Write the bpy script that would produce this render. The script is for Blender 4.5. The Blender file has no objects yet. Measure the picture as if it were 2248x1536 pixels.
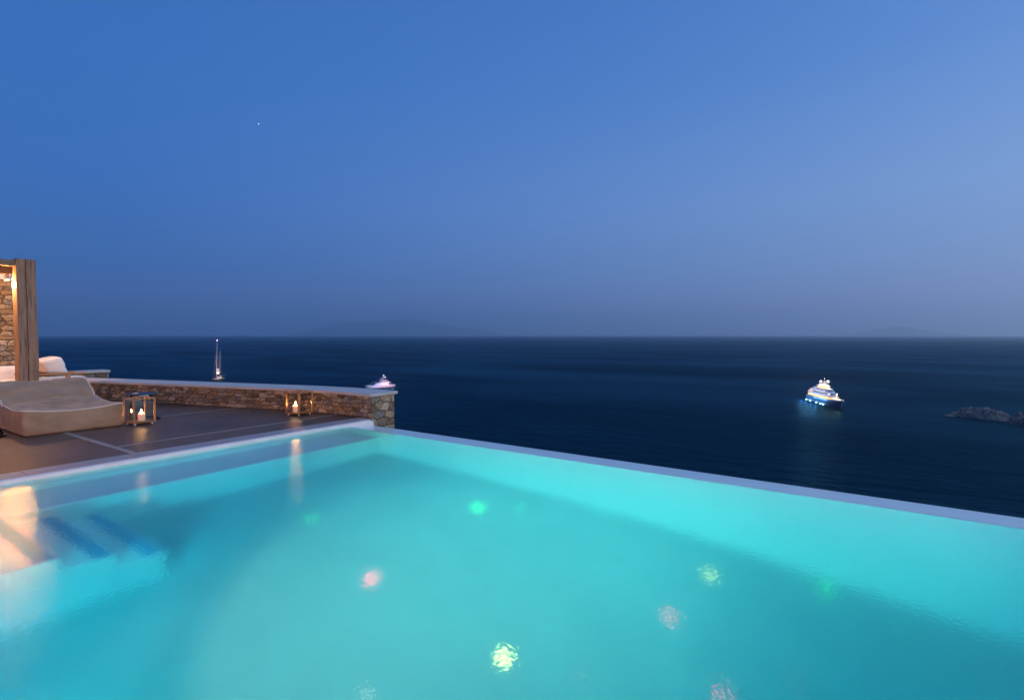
import bpy, bmesh, math, random
from mathutils import Vector, Matrix, noise
random.seed(7)
PI = math.pi
R = math.radians
sc = bpy.context.scene
C = sc.collection

# ------------------------------------------------------------------ helpers
def link(o, parent=None):
    C.objects.link(o)
    if parent is not None: o.parent = parent
    return o
def tag(o, label=None, cat=None, group=None, kind=None):
    if label: o['label'] = label
    if cat: o['category'] = cat
    if group: o['group'] = group
    if kind: o['kind'] = kind
    return o
def empty(name, loc, rz=0, label=None, cat=None, group=None, rot=None):
    o = bpy.data.objects.new(name, None); C.objects.link(o)
    o.location = loc; o.rotation_euler = rot or (0, 0, rz); o.empty_display_size = .2
    return tag(o, label, cat, group)
def obj(name, bm, m, parent=None, smooth=False, bevel=0, loc=None):
    bmesh.ops.recalc_face_normals(bm, faces=bm.faces)
    me = bpy.data.meshes.new(name); bm.to_mesh(me); bm.free()
    if m is not None:
        for x in (m if isinstance(m, (list, tuple)) else [m]): me.materials.append(x)
    if smooth:
        for p in me.polygons: p.use_smooth = True
    o = bpy.data.objects.new(name, me); link(o, parent)
    if loc: o.location = loc
    if bevel:
        b = o.modifiers.new('b', 'BEVEL'); b.width = bevel; b.segments = 2; b.limit_method = 'ANGLE'; b.angle_limit = R(40)
        b.harden_normals = False
    return o
def box(bm, x0, x1, y0, y1, z0, z1, rz=0, piv=None, mi=0):
    vs = [bm.verts.new(Vector((x, y, z))) for x in (x0, x1) for y in (y0, y1) for z in (z0, z1)]
    for f in ((0,1,3,2),(4,6,7,5),(0,4,5,1),(2,3,7,6),(0,2,6,4),(1,5,7,3)):
        bm.faces.new([vs[i] for i in f]).material_index = mi
    if rz:
        bmesh.ops.rotate(bm, verts=vs, cent=piv or ((x0+x1)/2,(y0+y1)/2,0), matrix=Matrix.Rotation(rz, 3, 'Z'))
    return vs
def B(*a, **k):
    bm = bmesh.new(); box(bm, *a, **k); return bm
def tube(bm, pts, r, n=8, closed=False, mi=0):
    pts = [Vector(p) for p in pts]; rings = []; N = len(pts)
    for i, p in enumerate(pts):
        a = pts[(i-1) % N] if (closed or i > 0) else p
        b = pts[(i+1) % N] if (closed or i < N-1) else p
        d = (b-a).normalized()
        u = d.cross(Vector((0,0,1)))
        if u.length < 1e-3: u = d.cross(Vector((1,0,0)))
        u.normalize(); w = d.cross(u).normalized()
        rr = r[i] if isinstance(r, (list, tuple)) else r
        rings.append([bm.verts.new(p + (u*math.cos(2*PI*k/n) + w*math.sin(2*PI*k/n))*rr) for k in range(n)])
    for i in range(N if closed else N-1):
        A, Bq = rings[i], rings[(i+1) % N]
        for k in range(n):
            bm.faces.new((A[k], A[(k+1) % n], Bq[(k+1) % n], Bq[k])).material_index = mi
    if not closed:
        bm.faces.new(rings[0]); bm.faces.new(rings[-1])
def lathe(bm, prof, n=24, c=(0,0,0)):
    rings = []
    for r, z in prof:
        if r < 1e-5: rings.append([bm.verts.new((c[0], c[1], c[2]+z))])
        else: rings.append([bm.verts.new((c[0]+r*math.cos(2*PI*k/n), c[1]+r*math.sin(2*PI*k/n), c[2]+z)) for k in range(n)])
    for A, Bq in zip(rings, rings[1:]):
        for k in range(n):
            k2 = (k+1) % n
            if len(A) == 1 and len(Bq) == 1: continue
            if len(A) == 1: bm.faces.new((A[0], Bq[k], Bq[k2]))
            elif len(Bq) == 1: bm.faces.new((A[k], A[k2], Bq[0]))
            else: bm.faces.new((A[k], A[k2], Bq[k2], Bq[k]))
def prism(bm, poly, z0, z1, mi=0):
    a = [bm.verts.new((x, y, z0)) for x, y in poly]; b = [bm.verts.new((x, y, z1)) for x, y in poly]
    n = len(poly)
    bm.faces.new(a[::-1]).material_index = mi; bm.faces.new(b).material_index = mi
    for i in range(n): bm.faces.new((a[i], a[(i+1) % n], b[(i+1) % n], b[i])).material_index = mi
def rbox(bm, sx, sy, sz, r, nx=10, ny=10, nz=5, fn=None):
    """rounded box as a fine grid; fn deforms each point"""
    cache = {}
    def V(i, j, k):
        key = (i, j, k)
        if key in cache: return cache[key]
        p = Vector((sx*i/nx, sy*j/ny, sz*k/nz))
        q = Vector((min(max(p.x, r), sx-r), min(max(p.y, r), sy-r), min(max(p.z, r), sz-r)))
        d = p-q
        if d.length > 1e-9: p = q + d.normalized()*min(r, max(abs(d.x), abs(d.y), abs(d.z)))
        if fn: p = fn(p)
        cache[key] = bm.verts.new(p); return cache[key]
    for i in range(nx):
        for j in range(ny):
            for k in (0, nz): bm.faces.new((V(i,j,k), V(i+1,j,k), V(i+1,j+1,k), V(i,j+1,k)))
    for i in range(nx):
        for k in range(nz):
            for j in (0, ny): bm.faces.new((V(i,j,k), V(i+1,j,k), V(i+1,j,k+1), V(i,j,k+1)))
    for j in range(ny):
        for k in range(nz):
            for i in (0, nx): bm.faces.new((V(i,j,k), V(i,j+1,k), V(i,j+1,k+1), V(i,j,k+1)))
def copy_tree(o, parent=None):
    c = o.copy(); C.objects.link(c)
    if parent is not None: c.parent = parent
    for ch in list(o.children): copy_tree(ch, c)
    return c

# ------------------------------------------------------------------ materials
def nt(name):
    m = bpy.data.materials.new(name); m.use_nodes = True
    t = m.node_tree; p = t.nodes['Principled BSDF']
    return m, t, p
def mat(name, col, rough=.6, metal=0, col2=None, scale=5, detail=6, bump=0, bscale=None, stretch=(1,1,1), spec=.5, emit=None, es=0, coat=0, lo=.35, hi=.65):
    m, t, p = nt(name)
    p.inputs['Base Color'].default_value = (*col, 1); p.inputs['Roughness'].default_value = rough
    p.inputs['Metallic'].default_value = metal; p.inputs['Specular IOR Level'].default_value = spec
    p.inputs['Coat Weight'].default_value = coat
    if emit: p.inputs['Emission Color'].default_value = (*emit, 1); p.inputs['Emission Strength'].default_value = es
    L = t.links.new
    if col2 or bump:
        tc = t.nodes.new('ShaderNodeTexCoord'); mp = t.nodes.new('ShaderNodeMapping'); mp.inputs['Scale'].default_value = stretch
        L(tc.outputs['Object'], mp.inputs['Vector'])
    if col2:
        n = t.nodes.new('ShaderNodeTexNoise'); n.inputs['Scale'].default_value = scale; n.inputs['Detail'].default_value = detail
        n.inputs['Roughness'].default_value = .65
        L(mp.outputs[0], n.inputs['Vector'])
        r = t.nodes.new('ShaderNodeValToRGB'); r.color_ramp.elements[0].position = lo; r.color_ramp.elements[1].position = hi
        r.color_ramp.elements[0].color = (*col, 1); r.color_ramp.elements[1].color = (*col2, 1)
        L(n.outputs['Fac'], r.inputs[0]); L(r.outputs[0], p.inputs['Base Color'])
    if bump:
        n = t.nodes.new('ShaderNodeTexNoise'); n.inputs['Scale'].default_value = bscale or scale*4; n.inputs['Detail'].default_value = 8
        L(mp.outputs[0], n.inputs['Vector'])
        b = t.nodes.new('ShaderNodeBump'); b.inputs['Distance'].default_value = bump; b.inputs['Strength'].default_value = 1
        L(n.outputs['Fac'], b.inputs['Height']); L(b.outputs[0], p.inputs['Normal'])
    return m
def emis(name, col, s):
    m, t, p = nt(name)
    p.inputs['Base Color'].default_value = (*col, 1)
    p.inputs['Emission Color'].default_value = (*col, 1); p.inputs['Emission Strength'].default_value = s
    return m
def wood(name, c1, c2, axis=2, dark=(.02,.012,.008), crack=None, rough=.7, sc_=1.0):
    """weathered timber: grain stretched along one axis, optional long crack"""
    m, t, p = nt(name); L = t.links.new
    tc = t.nodes.new('ShaderNodeTexCoord'); mp = t.nodes.new('ShaderNodeMapping')
    s = [22*sc_]*3; s[axis] = 1.1*sc_; mp.inputs['Scale'].default_value = s
    L(tc.outputs['Object'], mp.inputs['Vector'])
    n = t.nodes.new('ShaderNodeTexNoise'); n.inputs['Scale'].default_value = 1.6; n.inputs['Detail'].default_value = 9; n.inputs['Roughness'].default_value = .7
    L(mp.outputs[0], n.inputs['Vector'])
    r = t.nodes.new('ShaderNodeValToRGB'); e = r.color_ramp.elements
    e[0].position = .3; e[0].color = (*dark, 1); e[1].position = .7; e[1].color = (*c2, 1)
    x = e.new(.46); x.color = (*c1, 1)
    L(n.outputs['Fac'], r.inputs[0])
    out = r.outputs[0]
    b = t.nodes.new('ShaderNodeBump'); b.inputs['Distance'].default_value = .006; b.inputs['Strength'].default_value = 1
    L(n.outputs['Fac'], b.inputs['Height']); L(b.outputs[0], p.inputs['Normal'])
    L(out, p.inputs['Base Color']); p.inputs['Roughness'].default_value = rough
    return m

M = {}
M['white_plaster'] = mat('white_plaster', (.72,.69,.65), .55, col2=(.80,.78,.75), scale=3, bump=.002, bscale=60)
M['coping_stone'] = mat('coping_stone', (.30,.27,.27), .5, col2=(.38,.35,.34), scale=2.2, detail=9, bump=.0015, bscale=90)
M['wall_cap'] = mat('wall_cap', (.50,.46,.43), .6, col2=(.60,.56,.52), scale=3, detail=9, bump=.002, bscale=60)
M['joint'] = mat('joint', (.08,.07,.065), .8)
M['pale_band'] = mat('pale_band', (.25,.21,.20), .5, col2=(.33,.29,.27), scale=4, detail=8)
M['mortar'] = mat('mortar', (.08,.06,.042), .95, col2=(.22,.17,.12), scale=9, bump=.01, bscale=30)
M['black_metal'] = mat('black_metal', (.015,.016,.02), .4, metal=.6)
M['steel'] = mat('steel', (.55,.5,.45), .3, metal=.9)
M['grey_top'] = mat('grey_top', (.035,.045,.075), .45, metal=.3)
M['teak'] = wood('teak', (.42,.19,.065), (.55,.28,.11), axis=2, dark=(.14,.055,.02), rough=.45, sc_=2)
M['teak_h'] = wood('teak_flat', (.42,.19,.065), (.55,.28,.11), axis=0, dark=(.14,.055,.02), rough=.45, sc_=2)
M['old_wood'] = wood('old_wood', (.29,.17,.105), (.42,.27,.175), axis=2)
M['old_wood_h'] = wood('old_wood_beam', (.20,.135,.09), (.30,.21,.15), axis=0)
M['crack'] = mat('crack', (.012,.008,.006), .95)
M['cushion'] = mat('cushion', (.78,.74,.70), .9, col2=(.82,.79,.76), scale=6, bump=.004, bscale=14, spec=.2)
M['candle'] = mat('candle', (.85,.74,.60), .45, emit=(1,.5,.2), es=.25)
M['candle'].node_tree.nodes['Principled BSDF'].inputs['Subsurface Weight'].default_value = .3
M['wick'] = mat('wick', (.02,.015,.01), .9)
M['flame'] = emis('flame', (1,.50,.14), 260)
M['lamp_glow'] = emis('lamp_glow', (1,.55,.2), 60)
M['lamp_body'] = mat('lamp_body', (.75,.70,.64), .4)
M['foot'] = mat('foot', (.75,.66,.55), .35)

def glass_mat(name, tint=(1,1,1), ior=1.25):
    m, t, p = nt(name); L = t.links.new
    t.nodes.remove(p); o = t.nodes['Material Output']
    tr = t.nodes.new('ShaderNodeBsdfTransparent'); tr.inputs[0].default_value = (*tint, 1)
    g = t.nodes.new('ShaderNodeBsdfGlossy'); g.inputs['Roughness'].default_value = .0
    lw_ = t.nodes.new('ShaderNodeLayerWeight'); lw_.inputs[0].default_value = .5
    pw = t.nodes.new('ShaderNodeMath'); pw.operation = 'POWER'; pw.inputs[1].default_value = 5; L(lw_.outputs['Facing'], pw.inputs[0])
    fr = t.nodes.new('ShaderNodeMath'); fr.operation = 'MULTIPLY_ADD'; fr.inputs[1].default_value = .9; fr.inputs[2].default_value = .05; L(pw.outputs[0], fr.inputs[0])
    mx = t.nodes.new('ShaderNodeMixShader')
    L(fr.outputs[0], mx.inputs[0]); L(tr.outputs[0], mx.inputs[1]); L(g.outputs[0], mx.inputs[2]); L(mx.outputs[0], o.inputs['Surface'])
    return m
M['glass'] = glass_mat('lantern_glass', (.97,.97,.96), 1.5)

def stone_mat():
    m, t, p = nt('rubble_stone'); L = t.links.new
    at = t.nodes.new('ShaderNodeAttribute'); at.attribute_name = 'tint'
    tc = t.nodes.new('ShaderNodeTexCoord')
    n = t.nodes.new('ShaderNodeTexNoise'); n.inputs['Scale'].default_value = 26; n.inputs['Detail'].default_value = 10; n.inputs['Roughness'].default_value = .75
    L(tc.outputs['Object'], n.inputs['Vector'])
    r = t.nodes.new('ShaderNodeValToRGB'); e = r.color_ramp.elements
    e[0].position = .32; e[0].color = (.22,.20,.17,1); e[1].position = .66; e[1].color = (1.25,1.2,1.15,1)
    L(n.outputs['Fac'], r.inputs[0])
    mx = t.nodes.new('ShaderNodeMix'); mx.data_type = 'RGBA'; mx.blend_type = 'MULTIPLY'; mx.inputs[0].default_value = 1
    L(at.outputs['Color'], mx.inputs[6]); L(r.outputs[0], mx.inputs[7]); L(mx.outputs[2], p.inputs['Base Color'])
    b = t.nodes.new('ShaderNodeBump'); b.inputs['Distance'].default_value = .02
    L(n.outputs['Fac'], b.inputs['Height']); L(b.outputs[0], p.inputs['Normal'])
    p.inputs['Roughness'].default_value = .9; p.inputs['Specular IOR Level'].default_value = .2
    return m
M['stone'] = stone_mat()

def fabric_mat():
    m, t, p = nt('taupe_canvas'); L = t.links.new
    tc = t.nodes.new('ShaderNodeTexCoord')
    n = t.nodes.new('ShaderNodeTexNoise'); n.inputs['Scale'].default_value = 160; n.inputs['Detail'].default_value = 3
    L(tc.outputs['Object'], n.inputs['Vector'])
    n2 = t.nodes.new('ShaderNodeTexNoise'); n2.inputs['Scale'].default_value = 3; n2.inputs['Detail'].default_value = 5
    L(tc.outputs['Object'], n2.inputs['Vector'])
    ad = t.nodes.new('ShaderNodeMath'); ad.operation = 'ADD'; L(n.outputs['Fac'], ad.inputs[0]); L(n2.outputs['Fac'], ad.inputs[1])
    r = t.nodes.new('ShaderNodeMapRange'); r.inputs[1].default_value = .7; r.inputs[2].default_value = 1.3
    L(ad.outputs[0], r.inputs[0])
    mx = t.nodes.new('ShaderNodeMix'); mx.data_type = 'RGBA'
    mx.inputs[6].default_value = (.28,.18,.115,1); mx.inputs[7].default_value = (.41,.28,.19,1)
    L(r.outputs[0], mx.inputs[0]); L(mx.outputs[2], p.inputs['Base Color'])
    b = t.nodes.new('ShaderNodeBump'); b.inputs['Distance'].default_value = .002
    L(n.outputs['Fac'], b.inputs['Height']); L(b.outputs[0], p.inputs['Normal'])
    p.inputs['Roughness'].default_value = .95; p.inputs['Specular IOR Level'].default_value = .15
    p.inputs['Sheen Weight'].default_value = .2
    return m
M['fabric'] = fabric_mat()
M['piping'] = mat('piping', (.62,.53,.43), .9)

def deck_mat():
    m, t, p = nt('dark_concrete'); L = t.links.new
    tc = t.nodes.new('ShaderNodeTexCoord')
    n = t.nodes.new('ShaderNodeTexNoise'); n.inputs['Scale'].default_value = .9; n.inputs['Detail'].default_value = 9; n.inputs['Roughness'].default_value = .62
    L(tc.outputs['Object'], n.inputs['Vector'])
    r = t.nodes.new('ShaderNodeValToRGB'); e = r.color_ramp.elements
    e[0].position = .33; e[0].color = (.095,.058,.044,1); e[1].position = .68; e[1].color = (.18,.118,.088,1)
    n2 = t.nodes.new('ShaderNodeTexNoise'); n2.inputs['Scale'].default_value = 45; n2.inputs['Detail'].default_value = 6
    L(tc.outputs['Object'], n2.inputs['Vector'])
    n3 = t.nodes.new('ShaderNodeTexNoise'); n3.inputs['Scale'].default_value = 7; n3.inputs['Detail'].default_value = 10; n3.inputs['Roughness'].default_value = .8
    L(tc.outputs['Object'], n3.inputs['Vector'])
    a3 = t.nodes.new('ShaderNodeMapRange'); a3.inputs[1].default_value = .3; a3.inputs[2].default_value = .7; a3.inputs[3].default_value = .72; a3.inputs[4].default_value = 1.28
    L(n3.outputs['Fac'], a3.inputs[0])
    m3 = t.nodes.new('ShaderNodeVectorMath'); m3.operation = 'SCALE'
    L(n.outputs['Fac'], r.inputs[0]); L(r.outputs[0], m3.inputs[0]); L(a3.outputs[0], m3.inputs['Scale']); L(m3.outputs[0], p.inputs['Base Color'])
    b = t.nodes.new('ShaderNodeBump'); b.inputs['Distance'].default_value = .002; b.inputs['Strength'].default_value = .8
    L(n2.outputs['Fac'], b.inputs['Height']); L(b.outputs[0], p.inputs['Normal'])
    mr = t.nodes.new('ShaderNodeMapRange'); mr.inputs[3].default_value = .38; mr.inputs[4].default_value = .6
    L(n.outputs['Fac'], mr.inputs[0]); L(mr.outputs[0], p.inputs['Roughness']); p.inputs['Specular IOR Level'].default_value = .13
    return m
M['deck'] = deck_mat()
M['pool_plaster'] = mat('pool_plaster', (.72,.75,.74), .8, col2=(.78,.80,.79), scale=2.5, detail=7, bump=.002, bscale=30)

# ------------------------------------------------------------------ camera
H = 1.55
YAW = 34.6
cam_d = bpy.data.cameras.new('camera'); cam = bpy.data.objects.new('camera', cam_d); C.objects.link(cam)
cam.location = (0, 0, H); cam.rotation_euler = (PI/2 - math.atan(33/1175), 0, R(YAW-90))
cam_d.sensor_width = 36; cam_d.lens = 1175/2248*36; cam_d.clip_start = .05; cam_d.clip_end = 300000
sc.camera = cam

# ------------------------------------------------------------------ world (dusk, sun already down)
w = bpy.data.worlds.new('World'); sc.world = w; w.use_nodes = True
t = w.node_tree; L = t.links.new; bg = t.nodes['Background']; wo = t.nodes['World Output']
SUN_AZ = -60.0                                   # afterglow sits past the right edge of the view
geo = t.nodes.new('ShaderNodeTexCoord'); sep = t.nodes.new('ShaderNodeSeparateXYZ')
L(geo.outputs['Generated'], sep.inputs[0])
def ramp(stops):
    r = t.nodes.new('ShaderNodeValToRGB'); e = r.color_ramp.elements
    e[0].position, e[0].color = stops[0][0], (*stops[0][1], 1)
    e[1].position, e[1].color = stops[-1][0], (*stops[-1][1], 1)
    for p_, c_ in stops[1:-1]:
        x = e.new(p_); x.color = (*c_, 1)
    return r
def s2l(c): return tuple(((x/255)/12.92 if x/255 <= .04045 else ((x/255+.055)/1.055)**2.4) for x in c)
# elevation (sin) on the far side from the glow, and on the side of the glow
ra = ramp([(0, s2l((120,130,198))), (.035, s2l((97,116,182))), (.10, s2l((62,110,178))), (.22, s2l((58,110,186))), (.40, s2l((54,108,184))), (.60, s2l((50,98,174))), (1, s2l((40,78,155)))])
rb = ramp([(0, s2l((140,140,208))), (.035, s2l((136,142,203))), (.10, s2l((124,152,204))), (.22, s2l((118,156,212))), (.40, s2l((85,133,203))), (.60, s2l((68,118,195))), (1, s2l((50,92,170)))])
L(sep.outputs['Z'], ra.inputs[0]); L(sep.outputs['Z'], rb.inputs[0])
dt = t.nodes.new('ShaderNodeVectorMath'); dt.operation = 'DOT_PRODUCT'
dt.inputs[1].default_value = (math.cos(R(SUN_AZ)), math.sin(R(SUN_AZ)), 0)
L(geo.outputs['Generated'], dt.inputs[0])
mr = t.nodes.new('ShaderNodeMapRange'); mr.interpolation_type = 'LINEAR'
mr.inputs[1].default_value = -.65; mr.inputs[2].default_value = .75
L(dt.outputs['Value'], mr.inputs[0])
mx = t.nodes.new('ShaderNodeMix'); mx.data_type = 'RGBA'
L(mr.outputs[0], mx.inputs[0]); L(ra.outputs[0], mx.inputs[6]); L(rb.outputs[0], mx.inputs[7])
rc = ramp([(0, (.30,.30,.50)), (.12, (.42,.46,.80)), (.4, (.30,.42,.85)), (1, (.10,.18,.45))])
L(sep.outputs['Z'], rc.inputs[0])
mr3 = t.nodes.new('ShaderNodeMapRange'); mr3.inputs[1].default_value = .62; mr3.inputs[2].default_value = 1.0
L(dt.outputs['Value'], mr3.inputs[0])
mx3 = t.nodes.new('ShaderNodeMix'); mx3.data_type = 'RGBA'
L(mr3.outputs[0], mx3.inputs[0]); L(mx.outputs[2], mx3.inputs[6]); L(rc.outputs[0], mx3.inputs[7])
L(mx3.outputs[2], bg.inputs['Color']); bg.inputs['Strength'].default_value = 1.08
sky = t.nodes.new('ShaderNodeTexSky'); sky.sky_type = 'NISHITA'; sky.sun_disc = False
sky.sun_elevation = R(-4); sky.sun_rotation = R(90-SUN_AZ)
bg2 = t.nodes.new('ShaderNodeBackground'); bg2.inputs['Strength'].default_value = .05
L(sky.outputs[0], bg2.inputs['Color'])
ash = t.nodes.new('ShaderNodeAddShader'); L(bg.outputs[0], ash.inputs[0]); L(bg2.outputs[0], ash.inputs[1]); L(ash.outputs[0], wo.inputs['Surface'])

def light(kind, loc, energy, col, name='lamp_light', size=.05, parent=None, rot=None, spot=None, blend=.5):
    d = bpy.data.lights.new(name, kind); d.energy = energy; d.color = col
    if kind == 'SUN': d.angle = size
    elif kind in ('POINT', 'SPOT'): d.shadow_soft_size = size
    if spot: d.spot_size = spot; d.spot_blend = blend
    o = bpy.data.objects.new(name, d); C.objects.link(o); o.location = loc
    if rot: o.rotation_euler = rot
    if parent is not None: o.parent = parent
    return o
# the last skylight after sunset: very weak and very soft
sun = light('SUN', (0,0,50), 1.1, (.66,.90,.96), 'afterglow', R(70))
sun.rotation_euler = Vector((math.cos(R(SUN_AZ)), math.sin(R(SUN_AZ)), .7)).to_track_quat('Z', 'Y').to_euler()

# ------------------------------------------------------------------ sea, land, haze, islands
SEA = H - 65.0
def sea_mat():
    m, t, p = nt('sea_water'); L = t.links.new
    tc = t.nodes.new('ShaderNodeTexCoord')
    t.nodes.remove(p)
    df = t.nodes.new('ShaderNodeBsdfDiffuse'); df.inputs[0].default_value = (.0004,.008,.018,1)
    p = t.nodes.new('ShaderNodeBsdfGlossy'); p.inputs['Color'].default_value = (.16,.50,.66,1)
    frs = t.nodes.new('ShaderNodeFresnel'); frs.inputs[0].default_value = 1.33
    fm = t.nodes.new('ShaderNodeMath'); fm.operation = 'MULTIPLY'; fm.inputs[1].default_value = .24
    mxs = t.nodes.new('ShaderNodeMixShader')
    L(frs.outputs[0], fm.inputs[0])
    npt = t.nodes.new('ShaderNodeTexNoise'); npt.inputs['Scale'].default_value = .0045; npt.inputs['Detail'].default_value = 5; npt.inputs['Distortion'].default_value = .6
    mpp = t.nodes.new('ShaderNodeMapping'); mpp.inputs['Rotation'].default_value = (0,0,R(50)); mpp.inputs['Scale'].default_value = (1,.4,1)
    L(tc.outputs['Object'], mpp.inputs['Vector']); L(mpp.outputs[0], npt.inputs['Vector'])
    mpr = t.nodes.new('ShaderNodeMapRange'); mpr.inputs[1].default_value = .35; mpr.inputs[2].default_value = .65; mpr.inputs[3].default_value = .20; mpr.inputs[4].default_value = .40
    L(npt.outputs['Fac'], mpr.inputs[0]); L(mpr.outputs[0], fm.inputs[1]); L(fm.outputs[0], mxs.inputs[0]); L(df.outputs[0], mxs.inputs[1]); L(p.outputs[0], mxs.inputs[2])
    L(mxs.outputs[0], t.nodes['Material Output'].inputs['Surface'])
    mp = t.nodes.new('ShaderNodeMapping'); mp.inputs['Rotation'].default_value = (0,0,R(25)); mp.inputs['Scale'].default_value = (1,.35,1)
    L(tc.outputs['Object'], mp.inputs['Vector'])
    n = t.nodes.new('ShaderNodeTexNoise'); n.inputs['Scale'].default_value = .006; n.inputs['Detail'].default_value = 6; n.inputs['Roughness'].default_value = .6
    L(mp.outputs[0], n.inputs['Vector'])
    r = t.nodes.new('ShaderNodeMapRange'); r.inputs[1].default_value = .35; r.inputs[2].default_value = .65; r.inputs[3].default_value = .30; r.inputs[4].default_value = .48
    L(n.outputs['Fac'], r.inputs[0]); L(r.outputs[0], p.inputs['Roughness'])
    n1 = t.nodes.new('ShaderNodeTexNoise'); n1.inputs['Scale'].default_value = .10; n1.inputs['Detail'].default_value = 7; n1.inputs['Roughness'].default_value = .62
    L(mp.outputs[0], n1.inputs['Vector'])
    b = t.nodes.new('ShaderNodeBump'); b.inputs['Distance'].default_value = 2.6; b.inputs['Strength'].default_value = 1
    L(n1.outputs['Fac'], b.inputs['Height']); L(b.outputs[0], p.inputs['Normal']); L(b.outputs[0], frs.inputs['Normal'])
    return m
bm = bmesh.new()
S = 62000
rings = [0, 300, 1200, 5000, 20000, S]
prev = None
for r_ in rings[1:]:
    ring = [bm.verts.new((r_*math.cos(2*PI*k/96), r_*math.sin(2*PI*k/96), 0)) for k in range(96)]
    if prev is None: bm.faces.new(ring)
    else:
        for k in range(96): bm.faces.new((prev[k], ring[k], ring[(k+1) % 96], prev[(k+1) % 96]))
    prev = ring
tag(obj('sea', bm, sea_mat(), loc=(0,0,SEA)), kind='structure')

# one even body of air round everything
bm = B(-65000, 65000, -65000, 65000, SEA-1.5, 1900)
hz = bpy.data.materials.new('haze'); hz.use_nodes = True; t = hz.node_tree; t.nodes.remove(t.nodes['Principled BSDF'])
pv = t.nodes.new('ShaderNodeVolumePrincipled'); pv.inputs['Color'].default_value = (1,1,1,1); pv.inputs['Density'].default_value = 5.8e-5
pv.inputs['Anisotropy'].default_value = .75
t.links.new(pv.outputs[0], t.nodes['Material Output'].inputs['Volume'])
tag(obj('haze', bm, hz), kind='stuff')

M['island'] = mat('island', (.05,.05,.045), .95, col2=(.12,.10,.08), scale=.002)
def island(name, b0, b1, dist, hts, depth, label):
    """long ridge between two bearings; hts = skyline heights"""
    bm = bmesh.new(); n = 120; m = 14
    a = Vector((math.cos(b0), math.sin(b0), 0))*dist; b = Vector((math.cos(b1), math.sin(b1), 0))*dist
    ax = (b-a); nrm = Vector((-ax.y, ax.x, 0)).normalized()
    c = (a+b)/2; rows = []
    for i in range(n+1):
        s = i/n; k = s*(len(hts)-1); j = min(int(k), len(hts)-2); f_ = k-j; f_ = f_*f_*(3-2*f_)
        h = hts[j]*(1-f_)+hts[j+1]*f_; row = []
        for q in range(m+1):
            e = q/m*2-1; base = a+ax*s+nrm*e*depth
            z = h*(1-e*e)*(1+.35*noise.fractal(base*.0009, .8, 2, 5)) - 3
            row.append(bm.verts.new((base.x-c.x, base.y-c.y, z)))
        rows.append(row)
    for A_, B_ in zip(rows, rows[1:]):
        for q in range(m): bm.faces.new((A_[q], A_[q+1], B_[q+1], B_[q]))
    o = obj(name, bm, M['island'], smooth=True, loc=(c.x, c.y, SEA))
    return tag(o, label, 'island', 'islands on the horizon')
def bear(px): return math.atan2(math.sin(R(YAW))*1175-math.cos(R(YAW))*(px-1124), math.cos(R(YAW))*1175+math.sin(R(YAW))*(px-1124))
island('island', bear(640), bear(1130), 54000, [10,330,880,1260,1160,1230,1480,1510,1320,1030,870,620,410,190,20], 4500, 'hazy hilly island on the horizon above the anchored boats at left')
island('island', bear(1860), bear(2120), 50000, [10,200,500,600,560,360,180,10], 3500, 'very faint low island on the horizon above the rocks at right')

M['land'] = mat('land', (.045,.04,.03), .95, col2=(.10,.085,.06), scale=.6, bump=.1, bscale=2)
bm = bmesh.new(); vs = {}
nx, ny = 100, 130
X0, X1, Y0, Y1 = -150, 130, -160, 170
for i in range(nx+1):
    for j in range(ny+1):
        x = X0+(X1-X0)*i/nx; y = Y0+(Y1-Y0)*j/ny
        dx = max(0, x-5.4); dy = max(0, y-24, -24-y); d = math.hypot(dx, dy*.7)
        z = -2.6 - d*.80 + (noise.fractal(Vector((x*.06, y*.06, 0)), 1, 2, 5)*5*min(1, d/18))
        if d < 1.2: z = -2.6
        vs[i, j] = bm.verts.new((x, y, max(z, SEA-1)))
for i in range(nx):
    for j in range(ny): bm.faces.new((vs[i,j], vs[i+1,j], vs[i+1,j+1], vs[i,j+1]))
tag(obj('ground', bm, M['land'], smooth=True), kind='structure')

# ------------------------------------------------------------------ terrace and pool
PU0, PU1, PV0, PV1 = .30, 5.98, -7.0, 7.64        # pool basin, inner faces
WL = -.045                                        # water level
T0 = -2.8
def D(v):
    pts = [(-7,2.42),(-1,2.36),(.23,2.06),(1.33,1.82),(2.3,1.66),(5.7,1.48),(7.7,1.45)]
    for (a,b),(c,d) in zip(pts, pts[1:]):
        if a <= v <= c: return b+(d-b)*(v-a)/(c-a)
    return 2.42
bm = bmesh.new()                                  # near-side and far-side terrace slabs under the paving
poly = [(-14, 8.06), (6.64, 8.06), (6.70, 8.9), (6.62, 10.0), (5.75, 13.0), (5.0, 15.6), (4.3, 18.0), (3.6, 20.0), (3.6, 26), (-14, 26)]
prism(bm, poly, T0, -.004)
poly = [(-14, -12), (-.15, -12), (-.15, 8.05), (-14, 8.05)]
prism(bm, poly, T0, -.004)
prism(bm, [(-.14,-12), (7.0,-12), (7.0,-7.45), (-.14,-7.45)], T0, -.004)
tag(obj('terrace', bm, M['deck']), kind='structure')
bm = bmesh.new()                                  # inlaid pale bands of the terrace
def band(x0, x1, y0, y1, z=.0): prism(bm, [(x0,y0),(x1,y0),(x1,y1),(x0,y1)], -.02, z)
band(2.90, 2.975, 8.062, 26); band(2.976, 6.62, 8.70, 8.735); band(2.976, 6.10, 11.25, 11.285); band(2.976, 5.35, 13.80, 13.835)
band(-4.0, -3.925, 8.062, 26); band(-3.924, 2.899, 13.80, 13.835)
tag(obj('paving_bands', bm, M['pale_band']), kind='structure')

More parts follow.
